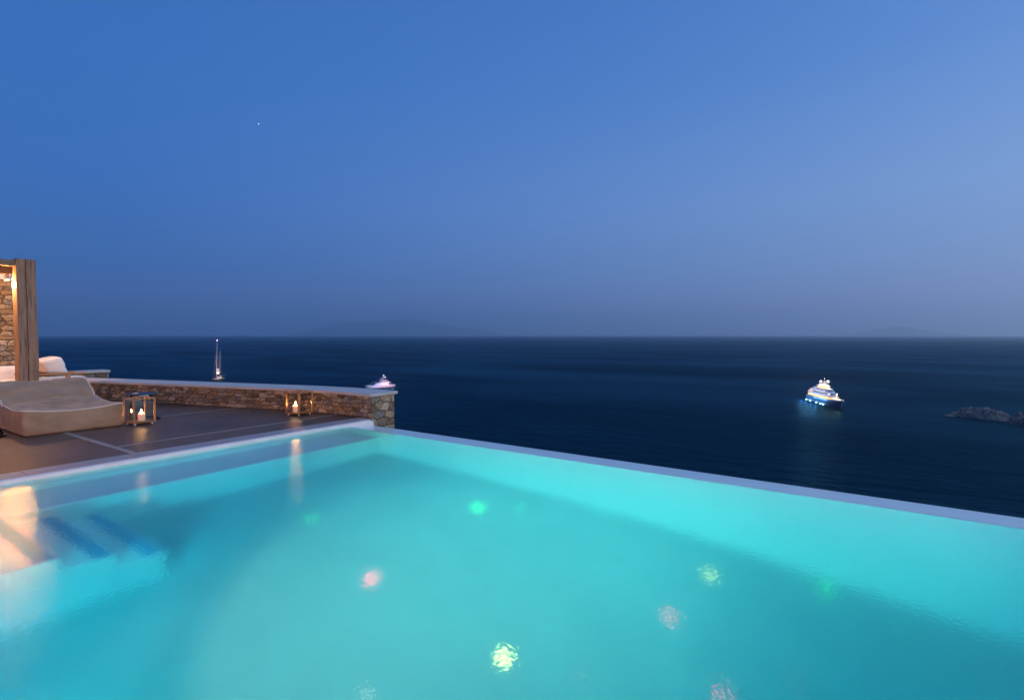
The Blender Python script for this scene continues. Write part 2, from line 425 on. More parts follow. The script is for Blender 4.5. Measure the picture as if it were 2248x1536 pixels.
# coping: separate slabs with a fine joint between them, plus a white rounded pool edge
pc = empty('pool_coping', (3, 7.85, 0)); tag(pc, kind='structure')
bm = bmesh.new(); xs = [-.15] + [.74+1.06*k for k in range(6)] + [6.62]
for a, b in zip(xs, xs[1:]): box(bm, a+.003, b-.003, 7.725, 8.056, -.2, 0)
for a in range(-7, 8):
    box(bm, -.15, .20, a*1.06+.003-.03, (a+1)*1.06-.003-.03 if a < 7 else 7.72, -.2, 0)
o = obj('coping_slab', bm, M['coping_stone'], bevel=.004); o.parent = pc; o.matrix_parent_inverse = Matrix.Translation((-3,-7.85,0))
bm = bmesh.new(); prism(bm, [(-.15,7.74),(6.62,7.74),(6.62,8.05),(-.15,8.05)], -.22, -.02)
o = obj('joint_bed', bm, M['joint'], pc); o.matrix_parent_inverse = Matrix.Translation((-3,-7.85,0))
def edge_strip():
    bm = bmesh.new()
    prof = [(7.64,-.30),(7.64,-.035),(7.645,-.02),(7.655,-.008),(7.67,-.001),(7.69,.001),(7.722,.001),(7.722,-.30)]
    stations = [(-.15,1)] + [(x*.5,1) for x in range(0,13)] + [(6.42,1),(6.50,.93),(6.56,.80),(6.60,.6),(6.615,.35)]
    prev = None
    for x, s in stations:
        ring = [bm.verts.new((x, y, z if z < -.1 else -.13+(z+.13)*(1 if s == 1 else (1-(1-s)**2)))) for y, z in prof]
        if prev:
            for i in range(len(prof)): bm.faces.new((prev[i], ring[i], ring[(i+1) % len(prof)], prev[(i+1) % len(prof)]))
        else: bm.faces.new(ring)
        prev = ring
    bm.faces.new(prev[::-1])
    return bm
o = obj('white_edge', edge_strip(), M['white_plaster'], pc, smooth=True); o.matrix_parent_inverse = Matrix.Translation((-3,-7.85,0))

# basin: floor, walls, bench and the steps, plus the sloping overflow lip
pb = empty('pool', (3, 0, 0)); tag(pb, kind='structure')
pinv = Matrix.Translation((-3,0,0))
def part(name, bm, m, **k):
    o = obj(name, bm, m, pb, **k); o.matrix_parent_inverse = pinv; return o
bm = bmesh.new(); rows = []
nv = 60
for j in range(nv+1):
    v = PV0-.1 + (PV1-PV0+.2)*j/nv
    rows.append([bm.verts.new((u, v, WL-D(v))) for u in (PU0-.1, 2, 4, PU1+.1)])
for a, b in zip(rows, rows[1:]):
    for i in range(3): bm.faces.new((a[i], a[i+1], b[i+1], b[i]))
part('pool_floor', bm, mat('pool_floor_plaster', (.34,.40,.42), .8, col2=(.42,.48,.49), scale=1.6, detail=7, bump=.002, bscale=30), smooth=True)
part('pool_wall', B(.21, PU0, -7.4, 7.64, -2.75, -.20), M['pool_plaster'])
part('pool_wall', B(PU0-.002, PU1+.4, -7.4, PV0, -2.75, -.14), M['pool_plaster'])
part('pool_wall', B(-.14, 6.60, 7.641, 8.045, -2.75, -.305), M['pool_plaster'])
bm = bmesh.new()                                  # outer wall with overflow lip
prof = [(PU1,-2.75),(PU1,-.062),(PU1+.012,-.052),(PU1+.03,-.050),(6.60,-.112),(6.645,-.122),(6.66,-.14),(6.66,-2.75)]
a = [bm.verts.new((u, -7.4, z)) for u, z in prof]; b = [bm.verts.new((u, 7.639, z)) for u, z in prof]
bm.faces.new(a); bm.faces.new(b[::-1])
for i in range(len(prof)): bm.faces.new((a[i], b[i], b[(i+1) % len(prof)], a[(i+1) % len(prof)]))
M['lip'] = mat('overflow_lip', (.74,.88,.87), .18, col2=(.80,.92,.90), scale=1.5, bump=.001, bscale=25)
part('overflow_wall', bm, M['lip'])
part('bench', B(PU0+.001, PU1-.001, 6.78, 7.64, -1.7, WL-.45), M['pool_plaster'], bevel=.02)
bm = bmesh.new()
box(bm, PU0+.001, 1.40, 5.25, 6.778, -1.7, WL-.452)
box(bm, 1.401, 1.78, 5.251, 6.777, -1.7, WL-.72)
box(bm, 1.781, 2.15, 5.252, 6.776, -1.7, WL-1.0)
part('steps', bm, M['pool_plaster'], bevel=.02)
M['step_shade_blue'] = mat('step_shade_blue', (.04,.30,.46), .5, col2=(.06,.36,.56), scale=20)  # shade along the step edges, put into the colour as blue bands
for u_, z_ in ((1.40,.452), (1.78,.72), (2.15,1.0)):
    part('step_shade_band', B(u_-.15, u_-.022, 5.275, 6.75, WL-z_-.01, WL-z_+.004), M['step_shade_blue'])
part('skimmer_edge', B(.20, .298, -7.4, 7.638, -.20, -.03), M['white_plaster'])

def water_mat():
    m, t, p = nt('pool_water'); L = t.links.new
    t.nodes.remove(p); o = t.nodes['Material Output']
    g = t.nodes.new('ShaderNodeBsdfGlass'); g.inputs['IOR'].default_value = 1.333; g.inputs['Roughness'].default_value = .14
    tc = t.nodes.new('ShaderNodeTexCoord')
    n = t.nodes.new('ShaderNodeTexNoise'); n.inputs['Scale'].default_value = 30; n.inputs['Detail'].default_value = 3; n.inputs['Roughness'].default_value = .55
    L(tc.outputs['Object'], n.inputs['Vector'])
    b = t.nodes.new('ShaderNodeBump'); b.inputs['Distance'].default_value = .0039; b.inputs['Strength'].default_value = 1
    L(n.outputs['Fac'], b.inputs['Height']); L(b.outputs[0], g.inputs['Normal'])
    L(g.outputs[0], o.inputs['Surface'])
    ab = t.nodes.new('ShaderNodeVolumeAbsorption'); ab.inputs['Color'].default_value = (.49,.92,.935,1); ab.inputs['Density'].default_value = .8
    vsc = t.nodes.new('ShaderNodeVolumeScatter'); vsc.inputs['Color'].default_value = (.25,.97,1,1); vsc.inputs['Density'].default_value = .08; vsc.inputs['Anisotropy'].default_value = .3
    va = t.nodes.new('ShaderNodeAddShader'); L(ab.outputs[0], va.inputs[0]); L(vsc.outputs[0], va.inputs[1]); L(va.outputs[0], o.inputs['Volume'])
    return m
tag(obj('pool_water', B(PU0-.05, PU1+.03, PV0-.05, PV1+.04, -2.6, WL), water_mat()), kind='structure')

# underwater lamps set in the near wall
lw = mat('lens', (.8,.9,.9), .2, emit=(.75,1,.95), es=6)
def pool_lamp(v, energy, label, col=(.0,.90,1.0), z=-.42, u=PU0, tilt=0, core=0):
    e = empty('pool_lamp', (u, v, z), 0, label, 'pool lamp', 'underwater lamps in the near pool wall')
    bm = bmesh.new(); tube(bm, [(0,0,0),(.02,0,0)], .13, 24); obj('rim', bm, M['steel'], e)
    bm = bmesh.new(); tube(bm, [(.02,0,0),(.026,0,0)], .10, 24); obj('lens', bm, lw, e)
    light('SPOT', (.05,0,0), energy, col, 'lamp_light', .22, e, rot=(0, R(-90), 0), spot=R(172), blend=.6)
    if core: light('SPOT', (.05,0,-.06), core, (1,.72,.56), 'lamp_light', .16, e, rot=(0, R(-90-tilt), 0), spot=R(88), blend=1)
pool_lamp(3.1, 1700, 'round underwater lamp in the near pool wall, facing the brightest stretch of the far edge', core=9800, tilt=-6)
pool_lamp(-3.6, 900, 'round underwater lamp in the near pool wall, farthest from the stone wall')

# small coloured lights in the pool floor
SC = {'green': ((.02,1,.12), (.05,.6,.15)), 'pink': ((1,.05,.05), (.7,.3,.3)), 'gold': ((1,.75,.12), (.7,.6,.3)), 'faint': ((.9,.55,.45), (.5,.4,.4))}
smats = {}
def star(u, v, col, r, s, label):
    e = empty('floor_light', (u, v, WL-D(v)), 0, label, 'floor light', 'small coloured lights set in the pool floor')
    bm = bmesh.new(); lathe(bm, [(r*1.25,-.01),(r*1.25,.004),(r*1.02,.006)], 16); obj('ring', bm, M['steel'], e)
    k = (col, s)
    if k not in smats: smats[k] = emis('floor_light_%s' % col, SC[col][0], s)
    bm = bmesh.new(); lathe(bm, [(r,-.008),(r,.008),(r*.6,.014),(0,.016)], 16); obj('lens', bm, smats[k], e, smooth=True)
for a in [
    (5.12,4.04,'green',0.025,22.0,'bright green floor light nearest the overflow edge on the far half of the pool'),
    (5.43,3.64,'green',0.017,6.0,'dim green floor light just right of the bright green one'),
    (3.69,5.33,'green',0.026,4.2,'soft green floor light out from the bench, under the candle reflection'),
    (3.29,3.85,'pink',0.025,36.0,'brightest pink floor light, in the middle of the pool'),
    (5.33,1.34,'gold',0.020,15.8,'small golden floor light at the foot of the overflow wall'),
    (5.81,.39,'green',0.019,11.8,'green floor light farthest right, close to the overflow wall'),
    (4.51,1.46,'pink',0.019,20.5,'pink floor light between the golden and the large yellow light'),
    (3.24,2.31,'gold',0.023,32.4,'large yellow floor light nearest the camera'),
    (2.39,2.86,'faint',0.020,2.8,'faint pinkish floor light at the bottom edge, left of the yellow one'),
    (3.96,.89,'pink',0.020,14.0,'pink floor light cut by the bottom edge, right of the yellow one'),
    (4.95,2.77,'faint',0.016,1.6,'barely visible pale floor light below the two green ones'),
    (5.48,1.83,'faint',0.017,1.6,'barely visible pale floor light just left of the golden one'),
    (3.48,1.79,'faint',0.016,1.6,'barely visible pale floor light just right of the large yellow one'),
    (4.44,.48,'faint',0.016,1.6,'barely visible pale floor light near the bottom edge on the right'),
    (5.56,-.17,'green',0.016,2.1,'barely visible green floor light farthest right of all'),
    (2.50,4.56,'faint',0.016,1.6,'barely visible pale floor light beyond the steps')]:
    star(*a)

# ------------------------------------------------------------------ rubble walls built stone by stone
def clip(poly, p, n):
    out = []
    for i in range(len(poly)):
        a, b = poly[i], poly[(i+1) % len(poly)]
        da = (a[0]-p[0])*n[0]+(a[1]-p[1])*n[1]; db = (b[0]-p[0])*n[0]+(b[1]-p[1])*n[1]
        if da <= 0: out.append(a)
        if (da < 0 < db) or (db < 0 < da):
            s = da/(da-db); out.append((a[0]+(b[0]-a[0])*s, a[1]+(b[1]-a[1])*s))
    return out
TINTS = [(.30,.22,.14),(.36,.28,.19),(.24,.19,.14),(.40,.31,.21),(.22,.20,.18),(.33,.22,.12),(.28,.25,.21),(.42,.35,.27),(.18,.14,.10)]
def stones(bm, cl, origin, ux, up, nrm, W, Ht, sw, sh, depth=.035, seed=1):
    """irregular stones over a W x Ht rectangle; each stone is a domed, rough-edged block"""
    rnd = random.Random(seed); pts = []; rows = max(1, round(Ht/sh))
    for r_ in range(rows):
        x = rnd.uniform(-.5, 0)*sw
        while x < W+sw:
            pts.append((x+rnd.uniform(-.2,.2)*sw, (r_+.5+rnd.uniform(-.33,.33))*Ht/rows)); x += sw*rnd.uniform(.55,1.5)
    asp = sw/sh
    for i, p in enumerate(pts):
        poly = [(0,0),(W,0),(W,Ht),(0,Ht)]
        for j, q in enumerate(pts):
            if i == j or abs(q[0]-p[0]) > sw*3.2 or abs(q[1]-p[1]) > sh*3.2: continue
            mid = ((p[0]+q[0])/2, (p[1]+q[1])/2); n = ((q[0]-p[0])/asp, (q[1]-p[1])*asp)
            poly = clip(poly, mid, n)
            if len(poly) < 3: break
        if len(poly) < 3: continue
        ar = abs(sum(poly[k][0]*poly[(k+1) % len(poly)][1]-poly[(k+1) % len(poly)][0]*poly[k][1] for k in range(len(poly))))/2
        if ar < .0012: continue
        cx = sum(a[0] for a in poly)/len(poly); cy = sum(a[1] for a in poly)/len(poly)
        per = []
        for k in range(len(poly)):
            a, b = poly[k], poly[(k+1) % len(poly)]
            m_ = max(1, int(math.hypot(b[0]-a[0], b[1]-a[1])/.05))
            for s in range(m_): per.append((a[0]+(b[0]-a[0])*s/m_, a[1]+(b[1]-a[1])*s/m_))
        if len(per) < 3: continue
        tint = rnd.choice(TINTS); g = rnd.uniform(.8,1.25); tint = tuple(min(.8, c*g*1.3) for c in tint)
        dz = rnd.uniform(.4, 1)*depth; prev = None
        gap = .008
        for lvl, (sh_, h_) in enumerate(((1.0, 0), (.99, .55), (.88, .9), (.55, 1.05))):
            ring = []
            for (x, y) in per:
                dx, dy = x-cx, y-cy; l_ = math.hypot(dx, dy)+1e-6
                k_ = max(.1, (l_-gap)/l_)*sh_
                # round off corners a little
                px, py = cx+dx*k_, cy+dy*k_
                nn = noise.noise(Vector((px*9+seed, py*9, lvl*.6)))
                P_ = origin+ux*(px+nn*.008)+up*(py+nn*.006)+nrm*(dz*h_*(1+.35*nn))
                v = bm.verts.new(P_); v[cl] = (*tint, 1); ring.append(v)
            if prev:
                for k in range(len(ring)): bm.faces.new((prev[k], prev[(k+1) % len(ring)], ring[(k+1) % len(ring)], ring[k]))
            prev = ring
        v = bm.verts.new(origin+ux*cx+up*cy+nrm*dz*1.08); v[cl] = (*tint, 1)
        for k in range(len(prev)): bm.faces.new((prev[k], prev[(k+1) % len(prev)], v))
def newstones():
    bm = bmesh.new(); return bm, bm.verts.layers.float_color.new('tint')
Z = Vector((0,0,1))
def offset_poly(pl, d):
    out = []
    for i, p in enumerate(pl):
        p = Vector(p)
        a = (Vector(pl[i])-Vector(pl[i-1])).normalized() if i > 0 else None
        b = (Vector(pl[i+1])-Vector(pl[i])).normalized() if i < len(pl)-1 else None
        tdir = ((a or b)+(b or a)).normalized(); n = Vector((tdir.y, -tdir.x)); out.append(p+n*d)
    return out
front = [(6.67,7.83),(6.64,8.9),(6.42,10.05),(5.55,13.0),(4.76,15.7),(4.15,17.6)]   # seen face of the parapet
wl = empty('stone_parapet', (6.5, 9, 0), 0, 'low rubble stone wall with pale smooth coping along the seaward side of the terrace', 'wall')
winv = Matrix.Translation((-6.5,-9,0))
bk = offset_poly(front, .62)
fr = offset_poly(front, .03)
bm = bmesh.new(); prism(bm, [tuple(p) for p in fr]+[tuple(p) for p in bk[::-1]], -2.7, .395)
o = obj('mortar_core', bm, M['mortar'], wl); o.matrix_parent_inverse = winv
bm, cl = newstones()
for i in range(len(front)-1):
    a = Vector((*fr[i], 0)); b = Vector((*fr[i+1], 0)); d = (b-a)
    stones(bm, cl, a+Z*.0, d.normalized(), Z, Vector((-d.y, d.x, 0)).normalized(), d.length, .40, .19, .088, .04, 11+i)
a = Vector((*fr[0], 0)); b = Vector((*bk[0], 0)); d = b-a
stones(bm, cl, a-Z*.9, d.normalized(), Z, Vector((d.y, -d.x, 0)).normalized(), d.length, 1.30, .24, .15, .05, 31)
for i in range(3):
    a = Vector((*bk[i], 0)); b = Vector((*bk[i+1], 0)); d = (b-a)
    stones(bm, cl, a-Z*.9, d.normalized(), Z, Vector((d.y, -d.x, 0)).normalized(), d.length, 1.3, .26, .18, .04, 41+i)
o = obj('stone_facing', bm, M['stone'], wl); o.matrix_parent_inverse = winv
bm = bmesh.new()
ft = offset_poly(front, -.02); bt = offset_poly(front, .69)
ft[0] = ft[0]+Vector((0,-.05)); bt[0] = bt[0]+Vector((0,-.05))
n = len(front)
prism(bm, [tuple(p) for p in ft]+[tuple(p) for p in bt[::-1]], .397, .452)
o = obj('coping', bm, M['wall_cap'], wl, bevel=.008); o.matrix_parent_inverse = winv

# a second stretch of the same wall farther back
w2 = empty('stone_parapet', (5, 20, 0), 0, 'short stretch of low stone wall ending behind the white armchair', 'wall')
bm = bmesh.new(); box(bm, -2.0, 1.60, -.02, .48, -2.7, .375); obj('mortar_core', bm, M['mortar'], w2)
bm, cl = newstones()
stones(bm, cl, Vector((-2,-.02,-.6)), Vector((1,0,0)), Z, Vector((0,-1,0)), 3.6, .97, .26, .16, .04, 51)
stones(bm, cl, Vector((1.6,-.02,-.6)), Vector((0,1,0)), Z, Vector((1,0,0)), .5, .97, .26, .16, .04, 52)
obj('stone_facing', bm, M['stone'], w2)
obj('coping', B(-2.05, 1.66, -.08, .54, .377, .45), M['wall_cap'], w2, bevel=.008)

# ------------------------------------------------------------------ house wall and pergola at left
hw = empty('house_wall', (1, 18.2, 0), 0, 'tall lit rubble stone wall of the house behind the timber post', 'wall')
bm = bmesh.new(); box(bm, -8, 3.2, 0, .5, -2.7, 2.93); obj('mortar_core', bm, M['mortar'], hw)
bm, cl = newstones()
stones(bm, cl, Vector((-3.2,0,0)), Vector((1,0,0)), Z, Vector((0,-1,0)), 6.4, 2.93, .26, .13, .05, 61)
stones(bm, cl, Vector((3.2,0,0)), Vector((0,1,0)), Z, Vector((1,0,0)), .5, 2.93, .3, .22, .04, 62)
obj('stone_facing', bm, M['stone'], hw)
obj('wall_top', B(-8.05, 2.96, -.12, .56, 2.935, 3.08), M['white_plaster'], hw, bevel=.01)

pg = empty('pergola', (3.622, 15.46, 0), 0, 'weathered timber pergola with a thick square post and downlights at the left edge', 'pergola')
def warp_post(h, w_=.16, seed=0):
    bm = bmesh.new(); nz = 26; prev = None
    prof = [(-1,-1),(-.93,-1),(-.35,-1),(-.075,-1),(-.045,-.93),(.0,-.86),(.045,-.93),(.075,-1),(.5,-1),(.93,-1),(1,-.93),(1,0),(1,.93),(.93,1),(0,1),(-.93,1),(-1,.93),(-1,0),(-1,-.93)]
    prof = prof[1:]
    for k in range(nz+1):
        z = h*k/nz; ring = []
        cxk = .012*noise.noise(Vector((seed, z*1.2, 0))); crack = max(0.15, .5+.9*noise.noise(Vector((3+seed, z*1.3, 5))))
        drift = .06*noise.noise(Vector((9, z*.9, seed)))
        for i, (x, y) in enumerate(prof):
            yy = y
            if -.9 < x < .48 and y < 0:
                if abs(x) < .08:
                    dd = (1-abs(x)/.06)*.34*crack if abs(x) < .06 else 0
                    yy = -1+max(0, dd); x = x*1.0+drift-.05
            r_ = w_*(1+.015*noise.noise(Vector((x*2, z*2, y*2+seed))))
            if k == nz: r_ *= .97
            ring.append(bm.verts.new((x*r_+cxk, yy*r_, z if k < nz else h-.0)))
        if prev:
            for i in range(len(prof)): bm.faces.new((prev[i], prev[(i+1) % len(prof)], ring[(i+1) % len(prof)], ring[i]))
        prev = ring
    bm.faces.new(prev)
    return bm
obj('post', warp_post(3.19, .165), M['old_wood'], pg).rotation_euler.y = -.004
for q, dx in enumerate((-3.9, -7.8)): obj('post', warp_post(3.22, .16, 4+q), M['old_wood'], pg, loc=(dx,0,0))
obj('beam', B(-10, -.165, -.11, .11, 3.03, 3.16), M['old_wood_h'], pg, bevel=.012)
obj('beam', B(-10, -.165, .113, .33, 2.87, 3.05), wood('honey_wood', (.34,.19,.08), (.46,.28,.13), axis=0), pg, bevel=.01)
for k in range(10):                               # rafters over the lounge, running back to the house wall
    obj('rafter', B(-.62-k, -.50-k, .332, 2.8, 2.96, 3.10), M['old_wood'], pg, bevel=.008)
def downlight(x, y, e):
    d = obj('downlight', (lambda bm: (lathe(bm, [(.0,.0),(.045,.0),(.045,-.125),(.036,-.125),(.036,-.10),(0,-.10)], 20), bm)[1])(bmesh.new()), M['lamp_body'], pg, smooth=False, loc=(x, y, 2.868))
    bm = bmesh.new(); lathe(bm, [(.033,-.105),(.033,-.118),(.02,-.128),(0,-.132)], 16)
    obj('bulb', bm, M['lamp_glow'], d, smooth=True)
    light('POINT', (x, y, 2.66), e, (1,.44,.13), 'lamp_light', .035, pg)
downlight(-.25, .22, 120)
for k in range(1, 6): downlight(-.36-1.55*k, .20, 42)
for k in range(3): light('POINT', (-1.4-2.4*k, 1.9, 2.75), (120, 60, 40)[k], (1,.52,.19), 'lamp_light', .04, pg)

# sofa against the house wall, armchair past the post
def cushion(bm, x0, y0, z0, sx, sy, sz, r=.07, puff=.03):
    def fn(p):
        a = (p.x/sx-.5)*2; b_ = (p.y/sy-.5)*2; c_ = (p.z/sz-.5)*2
        k = puff*(1-a*a)*(1-c_*c_)
        q = Vector((x0+p.x, y0+p.y+b_*k, z0+p.z+.5*puff*(1-a*a)*(1-b_*b_)*c_))
        nn = noise.noise(q*5)*.012
        return q+Vector((nn, nn, nn))
    rbox(bm, sx, sy, sz, r, 12, 6, 8, fn)
sofa = empty('sofa', (3.02, 17.3, 0), 0, 'white cushioned teak sofa glowing in the lamp light, left of the post', 'sofa')
bm = bmesh.new(); box(bm, -2.0, 1.15, -.42, .42, .22, .30); obj('seat_frame', bm, M['teak_h'], sofa, bevel=.008)
bm = bmesh.new(); box(bm, -2.0, 1.15, .40, .44, .30, .60); obj('back_rail', bm, M['teak_h'], sofa, bevel=.008)
for x in (-1.96, 1.11):
    for y in (-.40, .40): obj('leg', B(x-.035, x+.035, y-.035, y+.035, 0, .218), M['teak'], sofa, bevel=.004)
for x in (-2.0, 1.09): obj('armrest', B(x, x+.07, -.42, .395, .31, .58), M['teak_h'], sofa, bevel=.006)
for k in range(3):
    bm = bmesh.new(); cushion(bm, -1.92+k*1.0, -.40, .305, .99, .60, .17); obj('seat_cushion', bm, M['cushion'], sofa, smooth=True)
    bm = bmesh.new(); cushion(bm, -1.92+k*1.0, .18, .44, .99, .19, .34); obj('back_cushion', bm, M['cushion'], sofa, smooth=True)
tb = empty('coffee_table', (2.45, 15.95, 0), 0, 'low teak bench table with white top in front of the sofa, left of the post', 'table')
obj('table_top', B(-1.2, 1.05, -.25, .25, .46, .50), M['teak_h'], tb, bevel=.006)
for x in (-1.1, .95):
    for y in (-.2, .2): obj('leg', B(x-.03, x+.03, y-.03, y+.03, 0, .458), M['teak'], tb)

ch = empty('armchair', (4.2, 16.75, 0), 0, 'teak armchair with plump white cushions between the post and the low wall', 'armchair')
def backc():
    bm = bmesh.new()
    def fn(p):
        c_ = p.z/.33; lean = -.16*(c_)
        b_ = (p.y/.74-.5)*2
        q = Vector((p.x+lean, p.y, p.z+.02*(1-b_*b_)+ (.055*(p.x/.30) if c_ > .5 else 0)))
        return q+Vector((1,1,1))*noise.noise(q*4)*.012
    rbox(bm, .42, .74, .33, .07, 8, 14, 10, fn); return bm
obj('back_cushion', backc(), M['cushion'], ch, smooth=True, loc=(.02,-.37,.61))
bm = bmesh.new(); cushion(bm, .0, -.37, .32, .78, .74, .20, .06, .02); obj('seat_cushion', bm, M['cushion'], ch, smooth=True)
obj('seat_frame', B(-.20, .74, -.38, .38, .24, .318), M['teak_h'], ch, bevel=.006)
for y in (-.43, .385):
    obj('armrest', B(-.42, .74, y, y+.05, .585, .625), M['teak_h'], ch, bevel=.006)
    for x in (-.38, .34): obj('leg', B(x, x+.09, y+.003, y+.047, 0, .583), M['teak'], ch, bevel=.004)
obj('side_panel', B(-.285, .335, -.42, -.385, .10, .55), M['cushion'], ch, bevel=.012)

# ------------------------------------------------------------------ daybed
db = empty('daybed', (3.09, 11.7, 0), 0, 'large taupe canvas bean lounger with raised back and pale piping, on the terrace', 'lounger')
SX, SY, SZ = 1.30, 2.08, .40
def top(yy):
    y = yy*SY
    s = min(1, max(0, (y-1.06)/.74)); s = s*s*(3-2*s)
    d = -.03*math.sin(PI*min(1, y/1.1))
    z = .40+d+.35*s
    if y > 1.86: z -= .10*((y-1.86)/.22)**2
    return z
def dbfn(p, detail=True):
    a = p.x/SX; b_ = p.y/SY; c_ = p.z/SZ
    T = top(b_)
    z = c_*T
    # sag of the front edge and of the seat centre
    sag = math.sin(PI*min(1, max(0, a)))
    z -= c_*.05*sag*max(0, 1-b_*1.2)
    z -= c_*.03*sag*(1 if b_ > .75 else 0)*((b_-.75)/.25 if b_ > .75 else 0)
    z += c_*.085*math.sin(PI*min(1, max(0, a)))**.7*math.exp(-((p.y-1.02)/.36)**2)
    x, y = p.x, p.y
    side = math.sin(PI*c_)
    # bulge and folds on the sides
    if a < .06: x -= side*(.015+.016*math.sin(y*30+2*math.sin(y*7))) 
    if a > .94: x += side*(.01+.008*math.sin(y*24))
    if b_ < .04: y -= side*(.018+.006*math.sin(x*9))
    if detail:
        q = Vector((x*2.3, y*3.6, z*3))
        wv = noise.fractal(q, 1.0, 2.1, 4)
        w2_ = 1-abs(noise.noise(Vector((x*3+y*2, y*4-x*1.2, 3))))*2
        ef = min(1, min(p.x, SX-p.x, p.y+.02)/.12)
        k = ef*c_*(.018*wv-.022*max(0, w2_-.60)/.40)
        z += k
        # long creases running out from the near-left corner and across the bend
        dcr = (y-1.15-.10*x); z -= .06*c_*math.exp(-(dcr/.036)**2)
        dcr = (y-1.42-.22*(x-.2)); z -= .07*c_*math.exp(-(dcr/.038)**2)*(1 if x < .8 else max(0, 1-(x-.8)*4))
        dcr = (y-.62+.1*x); z -= .008*c_*math.exp(-(dcr/.05)**2)
        if b_ < .5 and c_ < .95: y += .006*noise.noise(Vector((x*8, 1, z*14)))+.007*math.sin(30*(x*.5+z))*math.exp(-((x-.1)/.16)**2)*side
    return Vector((x-SX/2, y-1.05, z))
bm = bmesh.new(); rbox(bm, SX, SY, SZ, .045, 66, 104, 22, dbfn)
obj('cushion', bm, M['fabric'], db, smooth=True)
pts = []
def on(x, y): 
    q = dbfn(Vector((x, y, SZ-.012))); return q+Vector((0,0,.006))
g = .012
pts += [on(g, SY-.12-k*(SY-.16)/70) for k in range(71)]
pts = [p+Vector((-.004,0,0)) for p in pts]
pts += [on(g+k*(SX-2*g)/50, g)+Vector((0,-.004,0)) for k in range(51)]
pts += [on(SX-g, .04+k*(SY-.16)/70)+Vector((.004,0,0)) for k in range(71)]
bm = bmesh.new(); tube(bm, pts, .014, 8); obj('piping', bm, M['piping'], db, smooth=True)
bm = bmesh.new(); tube(bm, [Vector((SX/2-.035, -1.05-.006, .03)), Vector((SX/2-.033, -1.05-.022, .15)), Vector((SX/2-.035, -1.05-.018, .27)), Vector((SX/2-.03, -1.05-.006, .36))], .006, 6)
obj('corner_seam', bm, M['fabric'], db, smooth=True)

# ------------------------------------------------------------------ side tables
def side_table(x, y, rt, rr, off, label, hgt=.475):
    e = empty('side_table', (x, y, 0), 0, label, 'side table', 'round dark metal side tables beside the lounger')
    bm = bmesh.new(); lathe(bm, [(0,hgt-.012),(rt-.006,hgt-.012),(rt,hgt-.004),(rt,hgt),(rt-.006,hgt+.003),(0,hgt+.003)], 40, (off[0],off[1],0))
    obj('table_top', bm, M['grey_top'], e, smooth=False)
    bm = bmesh.new(); tube(bm, [(rr*math.cos(2*PI*k/40), rr*math.sin(2*PI*k/40), .012) for k in range(40)], 0.015, 8, True)
    obj('base_ring', bm, M['black_metal'], e, smooth=True)
    for a in (20, 140, 250):
        c_, s_ = math.cos(R(a)), math.sin(R(a))
        bm = bmesh.new(); tube(bm, [(rr*c_, rr*s_, .02), (off[0]+rt*.68*c_, off[1]+rt*.68*s_, hgt-.014)], 0.015, 8); obj('leg', bm, M['black_metal'], e, smooth=True)
side_table(4.23, 11.12, .245, .235, (-.02,.04), 'round dark metal side table behind the near lantern, right of the lounger')
side_table(2.13, 11.10, .16, .19, (-.13,-.02), 'dark metal side table at the left end of the lounger, only its base ring showing')
bm = bmesh.new(); lathe(bm, [(0,.0),(.03,.0),(.05,.016),(.046,.018),(.028,.006),(0,.005)], 20)
tag(obj('dish', bm, M['foot'], smooth=True, loc=(4.10, 11.14, .479)), 'small pale dish on the round dark side table', 'dish')

